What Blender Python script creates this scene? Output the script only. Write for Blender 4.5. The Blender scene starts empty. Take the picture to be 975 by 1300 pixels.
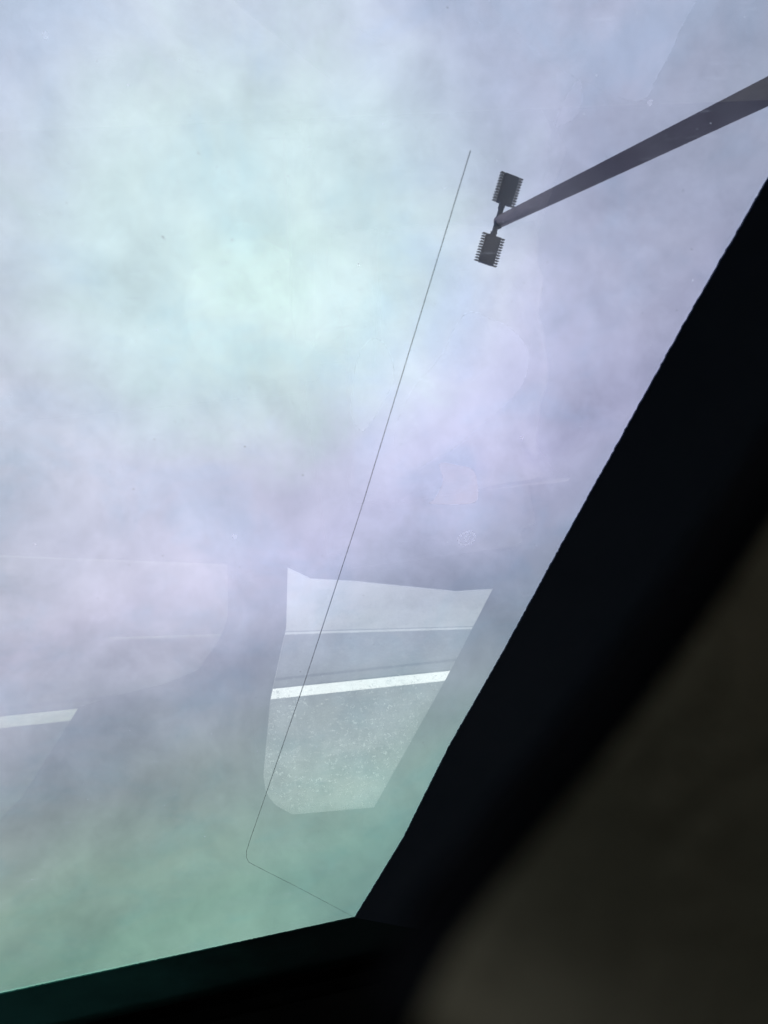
import bpy, bmesh, math, random
from mathutils import Vector, Matrix
random.seed(4)
S = bpy.context.scene
COL = S.collection

# ---------------------------------------------------------------- camera
CAM = Vector((0.0, 0.0, 1.15))
CX = Vector((-0.97924, -0.0849, -0.18409)); CY = Vector((-0.12545, 0.9671, 0.22131)); CZ = Vector((0.15924, 0.23981, -0.95767))
cd = bpy.data.cameras.new('camera'); cam = bpy.data.objects.new('camera', cd); COL.objects.link(cam)
rot = Matrix((CX, CY, CZ)).transposed()
cam.matrix_world = Matrix.Translation(CAM) @ rot.to_4x4()
cd.sensor_fit = 'VERTICAL'; cd.sensor_height = 36.0; cd.lens = 939.0 / 1300.0 * 36.0
cd.clip_start = 0.004; cd.clip_end = 4000
cd.dof.use_dof = True; cd.dof.focus_distance = 0.8; cd.dof.aperture_fstop = 22.0
S.camera = cam
S.view_settings.view_transform = 'Standard'; S.view_settings.look = 'None'
S.view_settings.exposure = 0; S.view_settings.gamma = 1
S.cycles.max_bounces = 12; S.cycles.transparent_max_bounces = 16; S.cycles.glossy_bounces = 6
S.cycles.diffuse_bounces = 5; S.cycles.use_denoising = True

# ---------------------------------------------------------------- node helper
class NT:
    def __init__(s, tree): s.t = tree; s.n = tree.nodes; s.l = tree.links
    def new(s, kind, **kw):
        n = s.n.new(kind)
        for k, v in kw.items():
            if k == 'ins':
                for a, b in v.items():
                    if isinstance(b, bpy.types.NodeSocket): s.l.new(b, n.inputs[a])
                    else: n.inputs[a].default_value = b
            else: setattr(n, k, v)
        return n
    def math(s, op, a, b=None, c=None, clamp=False):
        ins = {0: a}
        if b is not None: ins[1] = b
        if c is not None: ins[2] = c
        return s.new('ShaderNodeMath', operation=op, use_clamp=clamp, ins=ins).outputs[0]
    def ramp(s, fac, stops, interp='EASE'):
        r = s.new('ShaderNodeValToRGB', ins={0: fac}); e = r.color_ramp; e.interpolation = interp
        while len(e.elements) < len(stops): e.elements.new(0.5)
        for el, (p, c) in zip(e.elements, stops):
            el.position = p; el.color = (c[0], c[1], c[2], 1) if hasattr(c, '__len__') else (c, c, c, 1)
        return r.outputs[0]
    def noise(s, vec, scale, detail=4, rough=0.5, dist=0.0):
        return s.new('ShaderNodeTexNoise', ins={'Vector': vec, 'Scale': scale, 'Detail': detail, 'Roughness': rough, 'Distortion': dist}).outputs[0]
    def mix(s, fac, a, b, mode='MIX'):
        n = s.new('ShaderNodeMix', data_type='RGBA', blend_type=mode)
        for i, v in ((0, fac), (6, a), (7, b)):
            if isinstance(v, bpy.types.NodeSocket): s.l.new(v, n.inputs[i])
            elif i == 0: n.inputs[0].default_value = v
            else: n.inputs[i].default_value = (v[0], v[1], v[2], 1)
        return n.outputs[2]

# ---------------------------------------------------------------- sky: thin bright cloud over the Nishita sky
SUND = Vector((-0.02, 0.035, 0.9990)).normalized()
w = bpy.data.worlds.new('World'); S.world = w; w.use_nodes = True
t = NT(w.node_tree); t.n.clear()
sky = t.new('ShaderNodeTexSky', sky_type='NISHITA', sun_disc=False)
sky.sun_elevation = math.asin(SUND.z); sky.sun_rotation = math.atan2(SUND.x, SUND.y)
tc = t.new('ShaderNodeTexCoord').outputs['Generated']
dot = t.new('ShaderNodeVectorMath', operation='DOT_PRODUCT', ins={0: tc, 1: tuple(SUND)}).outputs['Value']
wob = t.noise(tc, 3.1, 3, 0.5)
dotw = t.math('ADD', dot, t.math('MULTIPLY', t.math('SUBTRACT', wob, 0.5), 0.05))
lobe = t.ramp(t.math('MAP_RANGE', 0, 0) if False else t.math('MULTIPLY_ADD', dotw, 5.0, -4.0, clamp=True),
              [(0.0, 0.0), (0.45, 0.12), (0.75, 0.5), (0.97, 1.0)])
c1 = t.noise(tc, 4.5, 7, 0.55, 0.5); c2 = t.noise(tc, 13.0, 6, 0.6, 0.3); c3 = t.noise(tc, 34.0, 5, 0.65, 0.6)
cl = t.math('ADD', t.math('MULTIPLY', t.math('SUBTRACT', c1, 0.5), 0.95), t.math('MULTIPLY', t.math('SUBTRACT', c2, 0.5), 0.60))
cl = t.math('ADD', cl, t.math('MULTIPLY', t.math('SUBTRACT', c3, 0.5), 0.22))
val = t.math('ADD', t.math('ADD', t.math('MULTIPLY', lobe, 0.54), 1.0), cl)
colr = t.mix(c1, (0.91, 0.98, 1.17), (1.02, 1.0, 1.07))
DK = Vector((-0.03, -0.125, 0.99)).normalized()
dk = t.math('ADD', t.new('ShaderNodeVectorMath', operation='DOT_PRODUCT', ins={0: tc, 1: tuple(DK)}).outputs['Value'], t.math('MULTIPLY', t.math('SUBTRACT', c2, 0.5), 0.012))
val = t.math('SUBTRACT', val, t.math('MULTIPLY', t.ramp(t.math('MULTIPLY_ADD', dk, 80.0, -79.0, clamp=True), [(0.0, 0.0), (1.0, 1.0)]), 0.30))
cloud = t.new('ShaderNodeVectorMath', operation='SCALE', ins={0: colr, 'Scale': t.math('MULTIPLY', val, 10.0)}).outputs[0]
both = t.mix(0.90, sky.outputs[0], cloud)
bg = t.new('ShaderNodeBackground', ins={'Color': both, 'Strength': 0.108})
t.l.new(bg.outputs[0], t.new('ShaderNodeOutputWorld').inputs[0])

sd = bpy.data.lights.new('sun', 'SUN'); sun = bpy.data.objects.new('sun', sd); COL.objects.link(sun)
sd.energy = 3.0; sd.angle = math.radians(10); sd.color = (1.0, 0.97, 0.92)
sun.rotation_euler = SUND.to_track_quat('Z', 'Y').to_euler(); sun.location = (0, 0, 30)

# ---------------------------------------------------------------- object helpers
def link(name, me, parent=None, mats=(), smooth=False, mat=None):
    o = bpy.data.objects.new(name, me); COL.objects.link(o)
    for m in mats: me.materials.append(m)
    if mat is not None: o.matrix_world = mat
    if parent is not None: o.parent = parent
    if smooth:
        for p in me.polygons: p.use_smooth = True
    return o
def from_bm(name, bm, mats, parent=None, smooth=False, mat=None):
    bmesh.ops.recalc_face_normals(bm, faces=bm.faces)
    me = bpy.data.meshes.new(name); bm.to_mesh(me); bm.free()
    return link(name, me, parent, mats, smooth, mat)
def thing(name, label, cat, loc=(0, 0, 0)):
    o = bpy.data.objects.new(name, None); COL.objects.link(o); o.location = loc
    o.empty_display_size = 0.2; o['label'] = label; o['category'] = cat
    bpy.context.view_layer.update()
    return o
def box(bm, x0, x1, y0, y1, z0, z1, mi=0, M=None):
    vs = [bm.verts.new((x, y, z)) for x in (x0, x1) for y in (y0, y1) for z in (z0, z1)]
    for q in ((0, 1, 3, 2), (4, 6, 7, 5), (0, 4, 5, 1), (2, 3, 7, 6), (0, 2, 6, 4), (1, 5, 7, 3)):
        f = bm.faces.new([vs[i] for i in q]); f.material_index = mi
    if M is not None: bmesh.ops.transform(bm, matrix=M, verts=vs)
    return vs
def prism(bm, pts, z0, z1, mi=0):
    lo = [bm.verts.new((x, y, z0)) for x, y in pts]; hi = [bm.verts.new((x, y, z1)) for x, y in pts]
    n = len(pts)
    bm.faces.new(lo[::-1]).material_index = mi; bm.faces.new(hi).material_index = mi
    for i in range(n):
        bm.faces.new((lo[i], lo[(i + 1) % n], hi[(i + 1) % n], hi[i])).material_index = mi
def tube(bm, pts, rad, seg=8):
    pts = [Vector(p) for p in pts]; rings = []
    rad = rad if hasattr(rad, '__len__') else [rad] * len(pts)
    for i, p in enumerate(pts):
        d = (pts[min(i + 1, len(pts) - 1)] - pts[max(i - 1, 0)]).normalized()
        a = d.cross(Vector((0, 0, 1)) if abs(d.z) < 0.95 else Vector((1, 0, 0))).normalized(); b = d.cross(a)
        rings.append([bm.verts.new(p + (a * math.cos(k * 2 * math.pi / seg) + b * math.sin(k * 2 * math.pi / seg)) * rad[i]) for k in range(seg)])
    for r0, r1 in zip(rings, rings[1:]):
        for k in range(seg): bm.faces.new((r0[k], r0[(k + 1) % seg], r1[(k + 1) % seg], r1[k]))
    bm.faces.new(rings[0][::-1]); bm.faces.new(rings[-1])
def holed_panel(bm, outer, holes, z0, z1):
    """flat panel with holes: triangulated, extruded between z0 and z1"""
    def loop(pts, z):
        vs = [bm.verts.new((x, y, z)) for x, y in pts]
        return vs, [bm.edges.new((vs[i], vs[(i + 1) % len(vs)])) for i in range(len(vs))]
    es = []; loops = []
    for pts in [outer] + holes:
        vs, ed = loop(pts, z0); es += ed; loops.append(vs)
    g = bmesh.ops.triangle_fill(bm, use_beauty=True, use_dissolve=False, edges=es)
    fs = [f for f in g['geom'] if isinstance(f, bmesh.types.BMFace)]
    d = bmesh.ops.extrude_face_region(bm, geom=fs)
    bmesh.ops.translate(bm, vec=(0, 0, z1 - z0), verts=[v for v in d['geom'] if isinstance(v, bmesh.types.BMVert)])

# ---------------------------------------------------------------- materials
def M_(name): 
    m = bpy.data.materials.new(name); m.use_nodes = True; t = NT(m.node_tree); t.n.clear()
    out = t.new('ShaderNodeOutputMaterial'); return m, t, out
def surf(name, c0, c1, scale, rough=0.8, bump=0.2, bscale=None, detail=5, spec=0.5, metal=0.0, dist=0.001):
    m, t, out = M_(name)
    tc = t.new('ShaderNodeTexCoord').outputs['Object']
    n = t.noise(tc, scale, detail, 0.6)
    col = t.mix(t.ramp(n, [(0.3, 0.0), (0.7, 1.0)]), c0, c1)
    n2 = t.noise(tc, bscale or scale * 6, 4, 0.6)
    bp = t.new('ShaderNodeBump', ins={'Strength': bump, 'Distance': dist, 'Height': n2}).outputs[0]
    p = t.new('ShaderNodeBsdfPrincipled', ins={'Base Color': col, 'Roughness': rough, 'Normal': bp, 'Specular IOR Level': spec, 'Metallic': metal})
    t.l.new(p.outputs[0], out.inputs[0]); return m
black_trim = surf('black_trim', (0.002, 0.002, 0.0025), (0.005, 0.005, 0.006), 20, 0.8, 0.2, spec=0.05)
cabin_dark = surf('cabin_dark', (0.010, 0.010, 0.011), (0.018, 0.018, 0.019), 9, 0.9, 0.3, spec=0.1)
dash_vinyl = surf('dash_vinyl', (0.060, 0.060, 0.052), (0.078, 0.077, 0.068), 40, 0.7, 0.4, spec=0.2)
brown_felt = surf('brown_felt', (0.125, 0.112, 0.068), (0.18, 0.15, 0.09), 70, 0.95, 0.6, bscale=900, spec=0.05)
pole_steel = surf('pole_steel', (0.13, 0.115, 0.15), (0.16, 0.14, 0.18), 3.0, 1.0, 0.1, spec=0.0)
lamp_housing = surf('lamp_housing', (0.012, 0.034, 0.10), (0.018, 0.042, 0.12), 14.0, 0.95, 0.1, spec=0.0)
fin_metal = surf('fin_metal', (0.06, 0.066, 0.095), (0.08, 0.086, 0.11), 20.0, 0.5, 0.1)
lens_mat = surf('lens_mat', (0.014, 0.036, 0.105), (0.02, 0.044, 0.12), 30.0, 0.6, 0.05, spec=0.2)
van_paint = surf('van_paint', (0.55, 0.55, 0.56), (0.6, 0.6, 0.6), 3.0, 0.35, 0.02)
tyre_rubber = surf('tyre_rubber', (0.015, 0.015, 0.015), (0.03, 0.03, 0.03), 30, 0.9, 0.5)
rim_metal = surf('rim_metal', (0.4, 0.4, 0.42), (0.5, 0.5, 0.52), 9, 0.4, 0.05, metal=0.8)
seat_fabric = surf('seat_fabric', (0.035, 0.035, 0.04), (0.06, 0.058, 0.062), 35, 0.95, 0.4, spec=0.1)
added_pale_cloth = surf('added_pale_cloth', (0.075, 0.068, 0.07), (0.10, 0.092, 0.095), 12, 0.95, 0.3, spec=0.1)
wire_metal = surf('wire_metal', (0.02, 0.02, 0.025), (0.03, 0.03, 0.035), 30, 0.5, 0.0)
concrete = surf('concrete', (0.21, 0.21, 0.207), (0.27, 0.27, 0.263), 2.4, 0.9, 0.5, bscale=60, dist=0.004)
kerb_paint = surf('kerb_paint', (0.26, 0.265, 0.26), (0.34, 0.345, 0.34), 6.0, 0.8, 0.3, bscale=50)

# border ceramics
side_ceramic = surf('side_ceramic', (0.040, 0.066, 0.115), (0.055, 0.080, 0.135), 8, 0.6, 0.0, spec=0.2)
def glare_ceramic():  # teal veiling glare painted into the header border, fading towards the corner
    m, t, out = M_('header_ceramic_glare')
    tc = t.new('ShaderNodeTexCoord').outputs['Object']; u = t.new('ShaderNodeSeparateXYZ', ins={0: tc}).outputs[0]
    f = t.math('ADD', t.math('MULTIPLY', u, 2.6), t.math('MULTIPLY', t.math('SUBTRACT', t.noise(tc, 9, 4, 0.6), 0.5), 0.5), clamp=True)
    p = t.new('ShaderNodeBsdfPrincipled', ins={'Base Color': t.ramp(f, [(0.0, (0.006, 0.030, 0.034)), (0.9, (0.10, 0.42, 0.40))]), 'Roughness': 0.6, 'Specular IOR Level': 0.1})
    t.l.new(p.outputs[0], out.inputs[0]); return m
header_ceramic_glare = glare_ceramic()

def asphalt():
    m, t, out = M_('asphalt')
    tc = t.new('ShaderNodeTexCoord').outputs['Object']
    big = t.noise(tc, 0.35, 5, 0.6); mid = t.noise(tc, 3.0, 6, 0.65); fine = t.noise(tc, 34, 3, 0.7)
    base = t.mix(t.ramp(mid, [(0.3, 0.0), (0.7, 1.0)]), (0.032, 0.034, 0.035), (0.050, 0.052, 0.053))
    base = t.mix(t.ramp(big, [(0.4, 0.0), (0.65, 0.5)]), base, (0.06, 0.062, 0.06))
    sp = t.ramp(fine, [(0.55, 0.0), (0.72, 0.7)]); base = t.mix(sp, base, (0.17, 0.17, 0.165))
    dk = t.ramp(t.noise(tc, 22, 4, 0.7), [(0.25, 0.7), (0.42, 0.0)]); base = t.mix(dk, base, (0.03, 0.031, 0.033))
    bp = t.new('ShaderNodeBump', ins={'Strength': 0.7, 'Distance': 0.01, 'Height': fine}).outputs[0]
    p = t.new('ShaderNodeBsdfPrincipled', ins={'Base Color': base, 'Roughness': 0.9, 'Normal': bp})
    t.l.new(p.outputs[0], out.inputs[0]); return m
def worn_asphalt():
    m, t, out = M_('worn_asphalt')
    tc = t.new('ShaderNodeTexCoord').outputs['Object']
    mid = t.noise(tc, 1.3, 7, 0.7); fine = t.noise(tc, 11, 5, 0.8); streak_v = t.new('ShaderNodeMapping', ins={'Vector': tc, 'Scale': (2.2, 0.22, 1)}).outputs[0]
    st = t.noise(streak_v, 1.2, 5, 0.65)
    base = t.mix(t.ramp(mid, [(0.3, 0.0), (0.7, 1.0)]), (0.060, 0.064, 0.062), (0.105, 0.11, 0.106))
    base = t.mix(t.ramp(st, [(0.38, 0.75), (0.6, 0.0)]), base, (0.036, 0.038, 0.037))
    base = t.mix(t.ramp(fine, [(0.60, 0.0), (0.66, 0.9)]), base, (0.55, 0.56, 0.53))
    base = t.mix(t.ramp(fine, [(0.30, 0.8), (0.40, 0.0)]), base, (0.03, 0.032, 0.032))
    bp = t.new('ShaderNodeBump', ins={'Strength': 0.7, 'Distance': 0.02, 'Height': fine}).outputs[0]
    p = t.new('ShaderNodeBsdfPrincipled', ins={'Base Color': base, 'Roughness': 0.95, 'Normal': bp})
    t.l.new(p.outputs[0], out.inputs[0]); return m
def road_paint():
    m, t, out = M_('road_paint')
    tc = t.new('ShaderNodeTexCoord').outputs['Object']
    n = t.noise(tc, 6, 6, 0.7)
    col = t.mix(t.ramp(n, [(0.35, 0.3), (0.5, 0.0)]), (0.80, 0.81, 0.77), (0.6, 0.6, 0.57))
    p = t.new('ShaderNodeBsdfPrincipled', ins={'Base Color': col, 'Roughness': 0.7})
    t.l.new(p.outputs[0], out.inputs[0]); return m
asphalt_m = asphalt(); worn_m = worn_asphalt(); paint_m = road_paint()

REFL = 0.45
def coated_glass():
    """inner face of the laminated windscreen: metallic solar coating (mirror share + hue that drifts), shade band at
    the header, and a thin film of dust and wiped smears"""
    m, t, out = M_('coated_glass')
    tc = t.new('ShaderNodeTexCoord').outputs['Object']
    sp = t.new('ShaderNodeSeparateXYZ', ins={0: tc}); u, v = sp.outputs[0], sp.outputs[1]
    n1 = t.noise(tc, 7.0, 4, 0.55, 0.4); n2 = t.noise(tc, 16.0, 4, 0.6, 0.4); n3 = t.noise(tc, 4.0, 2, 0.5)
    vw = t.math('ADD', v, t.math('MULTIPLY', t.math('SUBTRACT', n1, 0.5), 0.09))
    vw = t.math('ADD', vw, t.math('MULTIPLY', t.math('ADD', u, 0.03), 0.35))
    tint = t.ramp(vw, [(0.0, (0.33, 0.57, 0.46)), (0.12, (0.34, 0.58, 0.47)), (0.22, (0.40, 0.57, 0.49)), (0.32, (0.46, 0.54, 0.56)),
                       (0.40, (0.51, 0.555, 0.68)), (0.48, (0.80, 0.78, 1.0)), (0.60, (0.77, 0.80, 0.95)), (0.76, (0.73, 0.80, 0.96))], 'LINEAR')
    uu = t.math('ADD', t.math('MULTIPLY_ADD', u, -2.0, 0.5), t.math('MULTIPLY', t.math('SUBTRACT', n1, 0.5), 0.12), clamp=True)
    side = t.ramp(uu, [(0.0, (0.90, 0.90, 0.77)), (0.35, (0.90, 0.89, 0.80)), (0.5, (0.87, 0.87, 0.81)), (0.65, (0.84, 0.85, 0.82)), (0.80, (0.76, 0.76, 0.765)), (0.98, (0.59, 0.61, 0.61))], 'LINEAR')  # edge vignette painted into the tint, darkest by the left pillar
    tint = t.new('ShaderNodeVectorMath', operation='SCALE', ins={0: t.mix(1.0, tint, side, 'MULTIPLY'), 'Scale': 1.28}).outputs[0]
    # green interference patch
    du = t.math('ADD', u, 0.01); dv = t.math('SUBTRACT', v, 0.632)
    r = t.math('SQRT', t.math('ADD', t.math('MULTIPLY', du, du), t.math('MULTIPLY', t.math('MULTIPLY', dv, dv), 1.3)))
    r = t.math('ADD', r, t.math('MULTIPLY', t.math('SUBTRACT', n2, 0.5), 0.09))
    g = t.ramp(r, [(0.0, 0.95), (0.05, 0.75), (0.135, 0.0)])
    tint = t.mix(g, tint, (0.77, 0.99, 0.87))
    pk = t.ramp(n3, [(0.5, 0.0), (0.7, 0.5)]); tint = t.mix(pk, tint, (0.80, 0.78, 0.86), 'MULTIPLY')
    bl = t.ramp(n2, [(0.45, 0.0), (0.7, 0.8)]); tint = t.mix(bl, tint, (0.88, 0.97, 1.0), 'MULTIPLY')
    # dust: specks and fine horizontal wipe lines
    sv = t.new('ShaderNodeMapping', ins={'Vector': tc, 'Rotation': (0, 0, 0.1), 'Scale': (35, 420, 1)}).outputs[0]
    line = t.ramp(t.noise(sv, 1.0, 3, 0.7), [(0.60, 0.0), (0.80, 1.0)])
    spk = t.ramp(t.noise(tc, 520, 2, 0.6), [(0.70, 0.0), (0.78, 1.0)])
    dsp = t.ramp(t.noise(tc, 330, 2, 0.5), [(0.20, 0.45), (0.26, 0.0)])
    tint2 = t.mix(dsp, tint, (0.2, 0.2, 0.22))
    smear_reflection = t.ramp(t.noise(tc, 5.0, 3, 0.5, 1.6), [(0.45, 0.0), (0.75, 1.0)])
    trans = t.new('ShaderNodeBsdfTransparent', ins={'Color': tint2})
    film = t.math('ADD', t.math('MULTIPLY', line, 0.12), t.math('MULTIPLY', spk, 0.5))
    film = t.math('ADD', film, t.math('MULTIPLY_ADD', smear_reflection, 0.04, 0.025))
    dust = t.new('ShaderNodeBsdfTranslucent', ins={'Color': (0.72, 0.82, 1.0, 1)})
    a = t.new('ShaderNodeMixShader', ins={0: film, 1: trans.outputs[0], 2: dust.outputs[0]})
    gl = t.new('ShaderNodeBsdfGlossy', ins={'Roughness': 0.0, 'Color': (0.96, 1.0, 0.95, 1)})
    b = t.new('ShaderNodeMixShader', ins={0: REFL, 1: a.outputs[0], 2: gl.outputs[0]})
    t.l.new(b.outputs[0], out.inputs[0]); return m
def plain_glass(name, col, refl=0.02):
    m, t, out = M_(name)
    tr = t.new('ShaderNodeBsdfTransparent', ins={'Color': (*col, 1)}); gl = t.new('ShaderNodeBsdfGlossy', ins={'Roughness': 0.0})
    b = t.new('ShaderNodeMixShader', ins={0: refl, 1: tr.outputs[0], 2: gl.outputs[0]})
    t.l.new(b.outputs[0], out.inputs[0]); return m
def dust_glow_pane(name, col, kind):
    m, t, out = M_(name)
    tc = t.new('ShaderNodeTexCoord').outputs['Object']; sp = t.new('ShaderNodeSeparateXYZ', ins={0: tc}); x, z = sp.outputs[0], sp.outputs[1]
    if kind == 'specks':
        area = t.ramp(t.math('ADD', t.math('MULTIPLY_ADD', z, 2.4, -2.9), t.math('MULTIPLY', t.math('SUBTRACT', t.noise(tc, 6, 4, 0.6), 0.5), 1.6), clamp=True), [(0.1, 0.0), (0.6, 1.0)])
        vert = t.new('ShaderNodeMapping', ins={'Vector': tc, 'Scale': (14, 2.2, 1)}).outputs[0]
        st = t.ramp(t.noise(vert, 1.0, 4, 0.6), [(0.35, 0.0), (0.65, 1.0)])
        s1 = t.ramp(t.noise(tc, 120, 3, 0.6), [(0.61, 0.0), (0.67, 1.0)]); s2 = t.ramp(t.noise(tc, 60, 5, 0.75), [(0.48, 0.0), (0.75, 1.0)])
        f = t.math('ADD', t.math('MULTIPLY', s1, 0.95), t.math('MULTIPLY', s2, 0.30))
        f = t.math('MULTIPLY', f, t.math('MULTIPLY_ADD', area, 0.8, 0.22))
        f = t.math('ADD', f, t.math('MULTIPLY', t.math('MULTIPLY', st, area), 0.07))
        f = t.math('ADD', f, t.math('MULTIPLY', t.ramp(t.math('MULTIPLY_ADD', z, 12.0, -17.8, clamp=True), [(0.0, 0.0), (1.0, 1.0)]), 0.10))
        dc = (0.75, 0.8, 0.72, 1)
    else:
        f = t.math('MULTIPLY', t.ramp(t.math('MULTIPLY_ADD', x, -2.6, 1.25, clamp=True), [(0.0, 0.1), (1.0, 1.0)]), t.math('MULTIPLY_ADD', t.noise(tc, 8, 4, 0.6), 0.18, 0.07))  # paler towards one edge: mirrored brightness painted into the film
        dc = (0.85, 0.72, 0.70, 1)
    tr = t.new('ShaderNodeBsdfTransparent', ins={'Color': (*col, 1)}); gl = t.new('ShaderNodeBsdfGlossy', ins={'Roughness': 0.0})
    d = t.new('ShaderNodeBsdfTranslucent', ins={'Color': dc})
    a = t.new('ShaderNodeMixShader', ins={0: f, 1: tr.outputs[0], 2: d.outputs[0]})
    b = t.new('ShaderNodeMixShader', ins={0: 0.03, 1: a.outputs[0], 2: gl.outputs[0]})
    t.l.new(b.outputs[0], out.inputs[0]); return m
def mark_film(name, fac):
    m, t, out = M_(name)
    tr = t.new('ShaderNodeBsdfTransparent'); d = t.new('ShaderNodeBsdfTranslucent', ins={'Color': (0.9, 0.9, 0.95, 1)})
    b = t.new('ShaderNodeMixShader', ins={0: fac, 1: tr.outputs[0], 2: d.outputs[0]})
    t.l.new(b.outputs[0], out.inputs[0]); return m
glass_in = coated_glass(); glass_out = plain_glass('glass_outer', (0.99, 0.995, 0.99), 0.012)
pane_clear = plain_glass('pane_clear', (0.93, 0.95, 0.94), 0.04)
pane_dark = plain_glass('pane_dark', (0.42, 0.425, 0.40), 0.03)
etch = mark_film('etched_film', 0.28)
pane_specked = dust_glow_pane('pane_specked', (0.95, 0.96, 0.95), 'specks'); pane_pale_edge = dust_glow_pane('pane_pale_edge', (0.50, 0.52, 0.46), 'film')

# ================================================================ SETTING
def sheet(name, pts, z, m, thick=None):
    bm = bmesh.new()
    if thick is None: bm.faces.new([bm.verts.new((x, y, z)) for x, y in pts])
    else: prism(bm, pts, z - thick, z)
    o = from_bm(name, bm, [m]); o['kind'] = 'structure'; return o
def strip(name, p, slope, width, z, m, x0=-14, x1=14, thick=None):
    """a straight band through p running along (1, slope); width measured along y towards -y"""
    pts = [(x0, p[1] + (x0 - p[0]) * slope), (x1, p[1] + (x1 - p[0]) * slope)]
    pts += [(x1, pts[1][1] - width), (x0, pts[0][1] - width)]
    return sheet(name, pts[::-1], z, m, thick)
sheet('ground', [(-900, -900), (900, -900), (900, 900), (-900, 900)], 0.0, asphalt_m)
sheet('worn_pavement', [(-30, -7.545 - 28.3 * 0.235), (30, -7.545 + 31.7 * 0.235), (30, -60), (-30, -60)][::-1], 0.004, worn_m)
strip('painted_line', (0.15, -6.665), 0.252, 0.41, 0.012, paint_m)
strip('dark_strip', (-0.09, -6.38), 0.21, 0.08, 0.004, black_trim)  # thin dark strip on the near side of the painted line
strip('kerb_line', (-0.05, -5.01), 0.40, 0.055, 0.024, kerb_paint, x1=1.1, thick=0.05)
strip('concrete_pad', (-0.05, -5.006 + 7.0), 0.40, 7.0, 0.018, concrete, x1=0.22)

# ================================================================ STREET LAMP
LP = Vector((-2.868, 1.005, 0))
lamp = thing('street_lamp', 'grey steel car park lamp post carrying two finned flat lamp heads against the cloudy sky', 'street lamp', LP)
bm = bmesh.new(); tube(bm, [(0.0, 0.06, 0.35), (0, 0.035, 4.0), (0, 0.012, 7.0), (0, 0, 9.22)], [0.078, 0.070, 0.067, 0.064], 28)
from_bm('pole', bm, [pole_steel], lamp, True).location = (0, 0, 0)
bm = bmesh.new(); tube(bm, [(0, 0.06, -0.2), (0, 0.06, 0.30)], [0.26, 0.26], 28); from_bm('concrete_footing', bm, [concrete], lamp)
bm = bmesh.new(); box(bm, -0.17, 0.17, -0.11, 0.23, 0.30, 0.33); from_bm('base_plate', bm, [pole_steel], lamp)
bm = bmesh.new(); box(bm, 0.075, 0.094, 0.0, 0.12, 0.7, 1.0); from_bm('hand_hole_cover', bm, [pole_steel], lamp)
bolt_me = None
for sx in (-0.13, 0.13):
    for sy in (-0.07, 0.19):
        if bolt_me is None:
            bm = bmesh.new(); tube(bm, [(0, 0, 0), (0, 0, 0.05)], 0.018, 6)
            bo = from_bm('bolt', bm, [fin_metal], lamp); bolt_me = bo.data
        else:
            bo = bpy.data.objects.new('bolt', bolt_me); COL.objects.link(bo); bo.parent = lamp
        bo.location = (sx, sy, 0.33)
AX = Vector((-0.365, 0.931, 0)).normalized(); PX = Vector((AX.y, -AX.x, 0))   # bar direction and its side
BC = Vector((0.045, -0.005, 9.15))
def lampM(c): 
    return Matrix(((PX.x, AX.x, 0, c.x), (PX.y, AX.y, 0, c.y), (0, 0, 1, c.z), (0, 0, 0, 1)))
bm = bmesh.new(); box(bm, -0.022, 0.022, -0.17, 0.17, -0.025, 0.025, M=lampM(BC)); box(bm, -0.05, 0.0, -0.062, 0.062, -0.045, 0.06, M=lampM(BC))
from_bm('cross_bar', bm, [lamp_housing], lamp)
bm = bmesh.new(); tube(bm, [BC + Vector((-0.045, 0.005, 0.07)), BC + Vector((-0.045, 0.005, 0.10))], [0.056, 0.05], 20); from_bm('pole_cap', bm, [pole_steel], lamp)
fin_me = None
for s, c0 in ((1, Vector((-0.084, 0.302, 9.15))), (-1, Vector((0.146, -0.286, 9.15)))):
    Mh = lampM(c0)
    bm = bmesh.new()
    vs = box(bm, -0.082, 0.082, -0.15, 0.15, -0.03, 0.035, M=Mh)
    bmesh.ops.bevel(bm, geom=bm.edges[:], offset=0.006, segments=1, affect='EDGES')
    h = from_bm('lamp_head', bm, [lamp_housing], lamp)
    bm = bmesh.new(); box(bm, -0.068, 0.068, -0.13, 0.13, -0.036, -0.0305, M=Mh); from_bm('lens', bm, [lens_mat], h)
    bm = bmesh.new(); box(bm, -0.03, 0.03, -0.045 if s < 0 else -0.195, 0.195 if s < 0 else 0.045, 0.036, 0.06, M=Mh)
    box(bm, -0.02, 0.02, (0.15 if s < 0 else -0.19), (0.19 if s < 0 else -0.15), -0.02, 0.02, M=Mh); from_bm('mounting_arm', bm, [lamp_housing], h)
    for side in (-1, 1):
        for k in range(11):
            y = -0.142 + k * 0.0284
            if fin_me is None:
                bm = bmesh.new(); box(bm, 0.0855, 0.127, -0.0050, 0.0050, -0.028, 0.03)
                for f in bm.faces: pass
                fo = from_bm('cooling_fin', bm, [fin_metal], h); fin_me = fo.data
            else:
                fo = bpy.data.objects.new('cooling_fin', fin_me); COL.objects.link(fo); fo.parent = h
            fo.matrix_local = Mh @ Matrix.Translation((0 if side > 0 else -0.21, y, 0))

# ================================================================ VAN
van = thing('van', 'dark interior of a white van, seen lying under its coated windscreen', 'van', (0.34, 0.0, 0))
def vp(name, bm, m, parent=None, smooth=False, mat=None):
    o = from_bm(name, bm, m if isinstance(m, list) else [m], None, smooth, mat)
    bpy.context.view_layer.update()
    p = parent or van
    o.parent = p; o.matrix_parent_inverse = p.matrix_world.inverted()
    bpy.context.view_layer.update()
    return o
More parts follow.
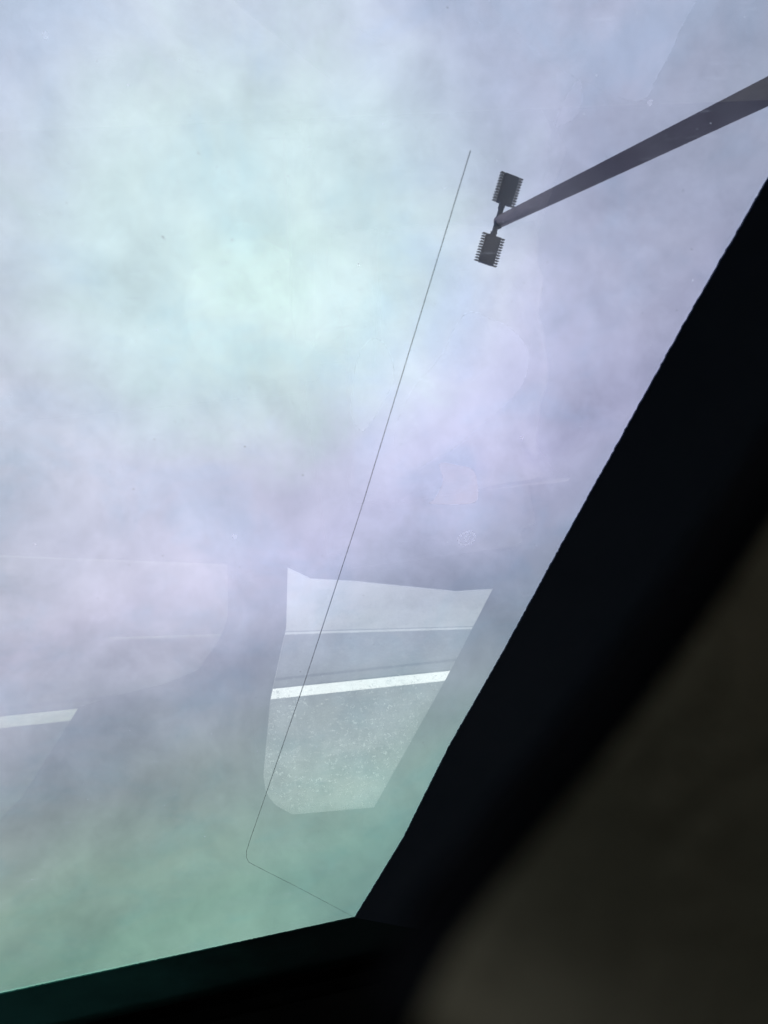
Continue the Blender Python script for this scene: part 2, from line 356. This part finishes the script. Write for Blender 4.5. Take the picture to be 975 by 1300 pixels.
# windscreen plane: local x = across, local y = down the slope towards the nose, local z = outwards
AL = math.radians(25)
GM = Matrix(((1, 0, 0, 0), (0, math.cos(AL), math.sin(AL), -0.5436), (0, -math.sin(AL), math.cos(AL), 1.75), (0, 0, 0, 1)))
CXM = 0.34
edge_l = [(-0.0367, 0.0), (-0.0815, 0.13), (-0.116, 0.2572), (-0.148, 0.356), (-0.176, 0.449), (-0.2201, 0.5907), (-0.2424, 0.6577), (-0.31, 0.86), (-0.40, 1.15), (-0.50, 1.50)]
clear = edge_l + [(2 * CXM - x, y) for x, y in reversed(edge_l)]
outer = [(-0.17, -0.12), (-0.36, 0.45), (-0.47, 0.86), (-0.66, 1.62)]; outer = outer + [(2 * CXM - x, y) for x, y in reversed(outer)]
bm = bmesh.new(); prism(bm, outer, 0.0, 0.005)
for f in bm.faces: f.material_index = 0
bm.normal_update()
for f in bm.faces:
    f.material_index = 0 if f.calc_center_median().z < 0.0005 else 1
ws = vp('windscreen', bm, [glass_in, glass_out], mat=GM)
# ceramic borders, 1.5 mm below the inner face; the inner edge is finely toothed
def toothed(pts, amp=0.00028, step=0.0018):
    out = []
    for (x0, y0), (x1, y1) in zip(pts, pts[1:]):
        L = math.hypot(x1 - x0, y1 - y0); n = max(1, int(L / step)); nx, ny = (y1 - y0) / L, -(x1 - x0) / L
        for k in range(n):
            f = k / n; a = random.gauss(0, amp * 0.55)
            out.append((x0 + (x1 - x0) * f + nx * a, y0 + (y1 - y0) * f + ny * a))
    out.append(pts[-1]); return out
def band(name, inner, outerpts, m):
    """strip between two polylines of the same ends"""
    bm = bmesh.new(); n = len(inner)
    def at(pl, f):
        d = [0]
        for a, b in zip(pl, pl[1:]): d.append(d[-1] + math.hypot(b[0] - a[0], b[1] - a[1]))
        s = f * d[-1]
        for i in range(len(pl) - 1):
            if s <= d[i + 1] + 1e-9:
                q = (s - d[i]) / (d[i + 1] - d[i]); return (pl[i][0] + (pl[i + 1][0] - pl[i][0]) * q, pl[i][1] + (pl[i + 1][1] - pl[i][1]) * q)
        return pl[-1]
    rows = []
    for i, p in enumerate(inner):
        o = at(outerpts, i / (n - 1))
        rows.append([bm.verts.new((p[0], p[1], z)) for z in (-0.0005, -0.0015)] + [bm.verts.new((o[0], o[1], z)) for z in (-0.0015, -0.0005)])
    for a, b in zip(rows, rows[1:]):
        for k in range(4): bm.faces.new((a[k], a[(k + 1) % 4], b[(k + 1) % 4], b[k]))
    bm.faces.new(rows[0]); bm.faces.new(rows[-1][::-1])
    return vp(name, bm, m, parent=ws, mat=GM)
band('ceramic_border', toothed(edge_l), [(-0.170, -0.12), (-0.36, 0.45), (-0.47, 0.86), (-0.65, 1.50)], side_ceramic)
er = [(2 * CXM - x, y) for x, y in edge_l]
band('ceramic_border', er, [(2 * CXM + 0.17, 0.0), (2 * CXM + 0.36, 0.45), (2 * CXM + 0.47, 0.86), (2 * CXM + 0.65, 1.50)], side_ceramic)
band('ceramic_border', toothed([(-0.0367, 0.0), (0.7167, 0.0)], 0.0004), [(-0.17, -0.12), (0.85, -0.12)], header_ceramic_glare)
band('ceramic_border', [(-0.50, 1.502), (1.18, 1.502)], [(-0.66, 1.62), (1.34, 1.62)], side_ceramic)
# antenna wire inside the glass
wp = [(-0.101, 0.6741), (-0.0866, 0.6213), (-0.0532, 0.4988), (-0.0112, 0.3546), (0.0271, 0.2291), (0.0425, 0.1790), (0.0480, 0.1600), (0.0492, 0.150), (0.0480, 0.1415), (0.0433, 0.1332), (0.0108, 0.0794), (-0.0352, 0.0007)]
bm = bmesh.new(); tube(bm, [(x, y, -0.0004) for x, y in wp], [0.00017] * 5 + [0.00017, 0.00015, 0.00014, 0.00013, 0.00011, 0.00010, 0.00009], 6)
vp('antenna_wire', bm, wire_metal, parent=ws, mat=GM)
# small etched ring mark with two strokes
bm = bmesh.new()
def flat_ring(cx, cy, r0, r1, sx=1.0, n=40):
    a = [bm.verts.new((cx + sx * r0 * math.cos(k * math.tau / n), cy + r0 * math.sin(k * math.tau / n), -0.0004)) for k in range(n)]
    b = [bm.verts.new((cx + sx * r1 * math.cos(k * math.tau / n), cy + r1 * math.sin(k * math.tau / n), -0.0004)) for k in range(n)]
    for k in range(n): bm.faces.new((a[k], a[(k + 1) % n], b[(k + 1) % n], b[k]))
flat_ring(-0.1147, 0.464, 0.0043, 0.0056); flat_ring(-0.1152, 0.4642, 0.0018, 0.0029, 0.55)
vp('etched_mark', bm, etch, parent=ws, mat=GM)

REFLECTION_SHAPES = [  # faint mirrored shapes painted as pale film on the glass
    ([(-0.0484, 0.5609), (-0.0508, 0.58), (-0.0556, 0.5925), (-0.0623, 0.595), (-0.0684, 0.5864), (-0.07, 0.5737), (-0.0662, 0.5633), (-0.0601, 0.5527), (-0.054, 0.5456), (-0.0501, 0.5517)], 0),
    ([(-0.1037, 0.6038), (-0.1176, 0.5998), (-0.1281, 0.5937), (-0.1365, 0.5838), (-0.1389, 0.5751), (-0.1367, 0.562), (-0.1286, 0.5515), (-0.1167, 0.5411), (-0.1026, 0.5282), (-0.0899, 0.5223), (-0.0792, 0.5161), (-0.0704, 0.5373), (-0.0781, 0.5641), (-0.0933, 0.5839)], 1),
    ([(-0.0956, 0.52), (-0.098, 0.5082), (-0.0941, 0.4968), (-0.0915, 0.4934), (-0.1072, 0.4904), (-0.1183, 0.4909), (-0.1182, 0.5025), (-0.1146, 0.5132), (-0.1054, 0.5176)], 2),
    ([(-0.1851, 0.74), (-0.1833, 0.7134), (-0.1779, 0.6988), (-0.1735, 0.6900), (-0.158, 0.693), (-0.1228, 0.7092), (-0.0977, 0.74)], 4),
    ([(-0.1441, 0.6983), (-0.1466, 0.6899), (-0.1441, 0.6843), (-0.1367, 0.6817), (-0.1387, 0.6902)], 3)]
def reflection_mat(name, col, fac, fade=None, k=-14.0, c=-0.90):
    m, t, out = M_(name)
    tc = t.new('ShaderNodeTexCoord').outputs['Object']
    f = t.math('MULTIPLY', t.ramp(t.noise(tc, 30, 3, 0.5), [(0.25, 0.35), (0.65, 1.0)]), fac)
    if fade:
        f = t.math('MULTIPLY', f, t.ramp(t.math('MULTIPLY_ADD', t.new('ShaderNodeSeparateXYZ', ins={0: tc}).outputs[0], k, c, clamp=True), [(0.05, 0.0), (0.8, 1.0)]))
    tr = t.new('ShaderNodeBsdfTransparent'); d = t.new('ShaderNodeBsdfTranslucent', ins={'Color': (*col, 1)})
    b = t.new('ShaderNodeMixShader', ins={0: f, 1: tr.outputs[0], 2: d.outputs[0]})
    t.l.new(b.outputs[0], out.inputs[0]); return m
smats = [reflection_mat('reflection_pale', (0.92, 0.96, 1.0), 0.20), reflection_mat('reflection_arc', (0.90, 0.92, 1.0), 0.24, True), reflection_mat('reflection_pink', (1.0, 0.82, 0.76), 0.24), reflection_mat('reflection_thin', (0.95, 0.9, 1.0), 0.08), reflection_mat('reflection_side', (0.90, 0.92, 1.0), 0.20, True, -40.0, -6.2)]
def catmull(P, n=5):
    out = []; N = len(P)
    for i in range(N):
        p0, p1, p2, p3 = P[i - 1], P[i], P[(i + 1) % N], P[(i + 2) % N]
        for k in range(n):
            t = k / n
            out.append(tuple(0.5 * (2 * p1[j] + (p2[j] - p0[j]) * t + (2 * p0[j] - 5 * p1[j] + 4 * p2[j] - p3[j]) * t * t + (3 * p1[j] - p0[j] - 3 * p2[j] + p3[j]) * t ** 3) for j in (0, 1)))
    return out
for k, (pts, mi) in enumerate(REFLECTION_SHAPES):
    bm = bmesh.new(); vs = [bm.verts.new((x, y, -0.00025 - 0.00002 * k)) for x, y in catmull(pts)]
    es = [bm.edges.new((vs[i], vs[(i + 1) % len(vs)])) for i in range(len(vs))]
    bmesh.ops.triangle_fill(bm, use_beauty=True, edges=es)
    vp('smear_reflection', bm, smats[mi], parent=ws, mat=GM)
# dried specks
for u_, v_, r_ in ((0.0169, 0.4883, 0.0016), (-0.1406, 0.5307, 0.0011), (0.0521, 0.7166, 0.0012), (-0.1769, 0.6889, 0.0014), (-0.0538, 0.6308, 0.0007), (0.1155, 0.4999, 0.0008), (-0.02, 0.30, 0.0006), (-0.16, 0.45, 0.0006)):
    bm = bmesh.new(); vs = [bm.verts.new((u_ + r_ * random.uniform(.6, 1.1) * math.cos(a * 0.7), v_ + r_ * random.uniform(.6, 1.1) * math.sin(a * 0.7), -0.0005)) for a in range(9)]
    bm.faces.new(vs); vp('dried_speck', bm, etch, parent=ws, mat=GM)

# roof, pillars, floor, sides
def quadslab(name, pts, th, m, parent=None):
    """slab from 4+ planar points, thickened along its normal"""
    P = [Vector(p) for p in pts]; n = (P[1] - P[0]).cross(P[2] - P[0]).normalized() * th
    bm = bmesh.new(); a = [bm.verts.new(p) for p in P]; b = [bm.verts.new(p + n) for p in P]; k = len(P)
    bm.faces.new(a[::-1]); bm.faces.new(b)
    for i in range(k): bm.faces.new((a[i], a[(i + 1) % k], b[(i + 1) % k], b[i]))
    return vp(name, bm, m, parent)
XL, XR, YR = -0.72, 1.40, -1.62
roof = quadslab('roof', [(-0.45, -0.68, 1.84), (1.13, -0.68, 1.84), (1.13, YR, 1.84), (-0.45, YR, 1.84)][::-1], -0.02, [van_paint])
quadslab('headliner', [(-0.46, -0.66, 1.80), (1.14, -0.66, 1.80), (1.14, YR + .02, 1.80), (-0.46, YR + .02, 1.80)], 0.02, [cabin_dark])
# header cover and pillar covers (black, behind the ceramic)
def gp(x, y, z=0): return tuple(GM @ Vector((x, y, z)))
quadslab('header_cover', [gp(-0.30, -0.10, -0.004), gp(0.98, -0.10, -0.004), gp(0.98, -0.22, -0.03), gp(-0.30, -0.22, -0.03)], 0.012, [black_trim])
for s in (0, 1):
    f = (lambda x: x) if s == 0 else (lambda x: 2 * CXM - x)
    pts = [gp(f(-0.13), -0.03, -0.004), gp(f(-0.30), 0.45, -0.004), gp(f(-0.40), 0.86, -0.004), gp(f(-0.60), 1.52, -0.004),
           gp(f(-0.80), 1.52, -0.004), gp(f(-0.60), 0.60, -0.004), gp(f(-0.45), -0.03, -0.004)]
    quadslab('pillar_cover', pts if s == 0 else pts[::-1], 0.012, [black_trim])
def side_panel(name, s):
    x = XL if s == 0 else XR; d = 0.05 if s == 0 else -0.05
    # outline in (y, z): with a door window opening
    outl = [(YR, 0.35), (1.25, 0.35), (1.25, 0.98), (0.75, 1.14), (-0.50, 1.76), (YR, 1.80)]
    hole = [(-1.35, 1.16), (-0.45, 1.16), (0.25, 1.16), (-0.30, 1.50), (-0.62, 1.62), (-1.35, 1.62)]
    bm = bmesh.new(); holed_panel(bm, outl, [hole], 0.0, 0.05)
    Mx = Matrix(((0, 0, 1 if s == 0 else -1, x), (1, 0, 0, 0), (0, 1, 0, 0), (0, 0, 0, 1)))
    o = vp(name, bm, [cabin_dark], mat=Mx)
    bm = bmesh.new(); prism(bm, hole, 0.018, 0.023); vp('window_pane', bm, [pane_dark], parent=o, mat=Mx)
    bm = bmesh.new(); box(bm, 0.06, 0.20, 1.02, 1.05, 0.052, 0.075); vp('door_handle', bm, [black_trim], parent=o, mat=Mx)
    bm = bmesh.new(); holed_panel(bm, outl, [hole], -0.012, -0.002); vp('outer_skin', bm, [van_paint], parent=o, mat=Mx)
side_panel('side_door', 0); side_panel('side_door', 1)
bm = bmesh.new(); box(bm, XL + .05, XR - .05, YR, 1.2, 0.32, 0.36); vp('floor_pan', bm, [cabin_dark])
bm = bmesh.new(); box(bm, XL + .02, XR - .02, 0.95, 1.70, 0.35, 0.96); bmesh.ops.bevel(bm, geom=bm.edges[:], offset=0.05, segments=3, affect='EDGES'); vp('nose', bm, [van_paint])
# dashboard: a padded shelf below the windscreen
bm = bmesh.new()
prof = [(-0.22, 0.60), (-0.27, 0.90), (-0.268, 0.95), (-0.255, 0.99), (-0.232, 1.02), (-0.195, 1.043), (-0.15, 1.057), (-0.10, 1.066), (-0.02, 1.072), (0.40, 1.06), (0.80, 1.01), (1.0, 0.97), (1.0, 0.60)]
for x0, x1 in ((XL + .06, XR - .06),):
    a = [bm.verts.new((x0, y, z)) for y, z in prof]; b = [bm.verts.new((x1, y, z)) for y, z in prof]
    bm.faces.new(a); bm.faces.new(b[::-1])
    for i in range(len(prof)): bm.faces.new((a[i], a[(i + 1) % len(prof)], b[(i + 1) % len(prof)], b[i]))
for f in bm.faces:
    if f.calc_center_median().y > 0.0: f.material_index = 1  # front half blackened to cut its bounce light on the trim above
vp('dashboard', bm, [dash_vinyl, black_trim], smooth=True)
# rear doors in one frame, with two openings (outline in x, z at y = YR)
main = [(-0.0453, 0.9264), (-0.1044, 0.9681), (-0.22, 0.9926), (-0.3249, 1.0202), (-0.4938, 1.0647), (-0.598, 1.0736), (-0.4197, 1.2898), (-0.1694, 1.5753), (0.0218, 1.5569), (0.0422, 1.5427), (0.0591, 1.5291), (0.0718, 1.5109), (0.0789, 1.4918), (0.0809, 1.4589), (0.0641, 1.3782), (0.0425, 1.2748), (-0.0195, 1.097)]
left = [(0.8198, 0.7557), (0.1135, 0.8955), (0.1208, 0.9751), (0.1274, 1.0476), (0.1407, 1.0825), (0.1618, 1.1175), (0.2141, 1.1777), (0.2949, 1.1989), (0.4281, 1.2105), (0.5026, 1.2233), (0.6288, 1.41), (0.6752, 1.4495), (0.7761, 1.4397)]
midx = 0.099
RM = Matrix(((1, 0, 0, 0), (0, 0, -1, YR), (0, 1, 0, 0), (0, 0, 0, 1)))
for nm, (xa, xb), hole, pm in (('rear_door', (XL, midx - 0.0015), main, pane_specked), ('rear_door', (midx + 0.0015, XR), left, pane_pale_edge)):
    bm = bmesh.new(); holed_panel(bm, [(xa, 0.35), (xb, 0.35), (xb, 1.80), (xa, 1.80)], [hole], 0.0, 0.012)
    d = vp(nm, bm, [cabin_dark], mat=RM)
    bm = bmesh.new(); prism(bm, hole, 0.004, 0.008); vp('window_pane', bm, [pm], parent=d, mat=RM)
    bm = bmesh.new(); holed_panel(bm, [(xa, 0.35), (xb, 0.35), (xb, 1.82), (xa, 1.82)], [hole], 0.014, 0.022); vp('outer_skin', bm, [van_paint], parent=d, mat=RM)
bm = bmesh.new(); box(bm, midx - 0.008, midx + 0.008, YR + 0.0005, YR + 0.008, 0.36, 1.795); vp('door_seal', bm, [black_trim])
# seats
for cx in (-0.37, 1.02):
    bm = bmesh.new(); box(bm, -0.25, 0.25, -0.28, 0.26, 0.50, 0.66); bmesh.ops.bevel(bm, geom=bm.edges[:], offset=0.04, segments=3, affect='EDGES')
    st = vp('seat', bm, [seat_fabric], smooth=True, mat=Matrix.Translation((cx, -0.82, 0)))
    bm = bmesh.new(); box(bm, -0.24, 0.24, -0.06, 0.06, 0.0, 0.48, M=Matrix.Rotation(math.radians(14), 4, 'X')); bmesh.ops.bevel(bm, geom=bm.edges[:], offset=0.04, segments=3, affect='EDGES')
    vp('backrest', bm, [seat_fabric], parent=st, smooth=True, mat=Matrix.Translation((cx, -1.14, 0.64)))
    bm = bmesh.new(); box(bm, -0.20, 0.20, -0.2, 0.2, 0.361, 0.50); vp('seat_base', bm, [cabin_dark], parent=st, mat=Matrix.Translation((cx, -0.82, 0)))
# wheels
def wheel(x, y):
    bm = bmesh.new(); tube(bm, [(x - .09, y, .3), (x - .075, y, .3), (x + .075, y, .3), (x + .09, y, .3)], [.27, .30, .30, .27], 32)
    wv = vp('wheel', bm, [tyre_rubber]); bm = bmesh.new(); tube(bm, [(x - .095, y, .3), (x + .095, y, .3)], [.18, .18], 24); vp('rim', bm, [rim_metal], parent=wv)
for x in (XL + .14, XR - .14):
    for y in (-1.25, 1.2): wheel(x, y)

# brown trim close to the lens; upper end added out of view to block light
def build_near_trim():
    C4 = cam.matrix_world.copy()
    B = [(1.9, 2.0), (1.2, 1.0), (0.74, 0.33), (0.63, 0.15), (0.535, 0.0), (0.425, -0.165), (0.305, -0.325), (0.185, -0.470), (0.105, -0.575), (0.045, -0.70), (0.01, -0.84), (-0.01, -1.0)]
    def depth(i, n): return 0.036 + (0.017 - 0.036) * min(1, max(0, i / n - 0.15) / 0.65)
    def smooth(B, n=6):
        out = []
        for i in range(len(B) - 1):
            p0 = B[max(i - 1, 0)]; p1 = B[i]; p2 = B[i + 1]; p3 = B[min(i + 2, len(B) - 1)]
            for k in range(n):
                t = k / n
                out.append(tuple(0.5 * (2 * p1[j] + (p2[j] - p0[j]) * t + (2 * p0[j] - 5 * p1[j] + 4 * p2[j] - p3[j]) * t * t + (3 * p1[j] - p0[j] - 3 * p2[j] + p3[j]) * t ** 3) for j in (0, 1)))
        return out + [B[-1]]
    B = smooth(B)
    face = [(-0.0032, 0.0), (-0.0012, -0.0002), (0.0, -0.0005), (0.003, -0.0012), (0.008, -0.0025), (0.014, -0.0045), (0.026, -0.008), (0.045, -0.014), (0.07, -0.022), (0.12, -0.034), (0.14, -0.034), (0.14, 0.012), (0.03, 0.008), (0.008, 0.003)]
    def build(prof, closed):
        bm = bmesh.new(); rows = []
        for i, (x, y) in enumerate(B):
            a = B[max(i - 1, 0)]; b = B[min(i + 1, len(B) - 1)]; dx, dy = b[0] - a[0], b[1] - a[1]; L = math.hypot(dx, dy)
            ox, oy = -dy / L, dx / L      # B runs down-left; outward is to the lower right
            D = depth(i, len(B))
            rows.append([bm.verts.new(C4 @ Vector((x * (D + dz) + ox * (o if o > 0 else o * D / 0.04), y * (D + dz) + oy * (o if o > 0 else o * D / 0.04), -(D + dz)))) for o, dz in prof])
        m = len(prof)
        for a, b in zip(rows, rows[1:]):
            for k in range(m if closed else m - 1): bm.faces.new((a[k], a[(k + 1) % m], b[(k + 1) % m], b[k])).material_index = 0 if 2 <= k <= 8 else 1
        if closed: bm.faces.new(rows[0]); bm.faces.new(rows[-1][::-1])
        return bm
    vp('near_trim', build(face, True), [brown_felt, black_trim], smooth=True)
build_near_trim()

# pale cloth added on the driver's seat for its faint reflection in the glass
def cloth():
    from mathutils import noise as N
    bm = bmesh.new(); n = 46; g = []
    for i in range(n):
        row = []
        for j in range(n):
            a = (i / (n - 1) - 0.5) * 0.40; b = j / (n - 1)
            y = -1.10 + 0.30 * (b ** 1.5); z = 1.08 - 0.34 * b + 0.06 * math.sin(b * 5)
            q = Vector((a * 7, b * 2.6, 0.3)); f = N.noise(q) * 0.07 + abs(N.noise(q * 2.3)) * 0.05
            edge = 0.05 * N.noise(Vector((a * 9, b * 4, 5)))
            row.append(bm.verts.new((-0.37 + a + edge, y + f + 0.09, z + f * 0.6)))
        g.append(row)
    for i in range(n - 1):
        for j in range(n - 1): bm.faces.new((g[i][j], g[i + 1][j], g[i + 1][j + 1], g[i][j + 1]))
    o = from_bm('added_cloth', bm, [added_pale_cloth], smooth=True)
    md = o.modifiers.new('solid', 'SOLIDIFY'); md.thickness = 0.003
    o['label'] = 'pale cloth added for its soft reflection in the windscreen'; o['category'] = 'cloth'
cloth()
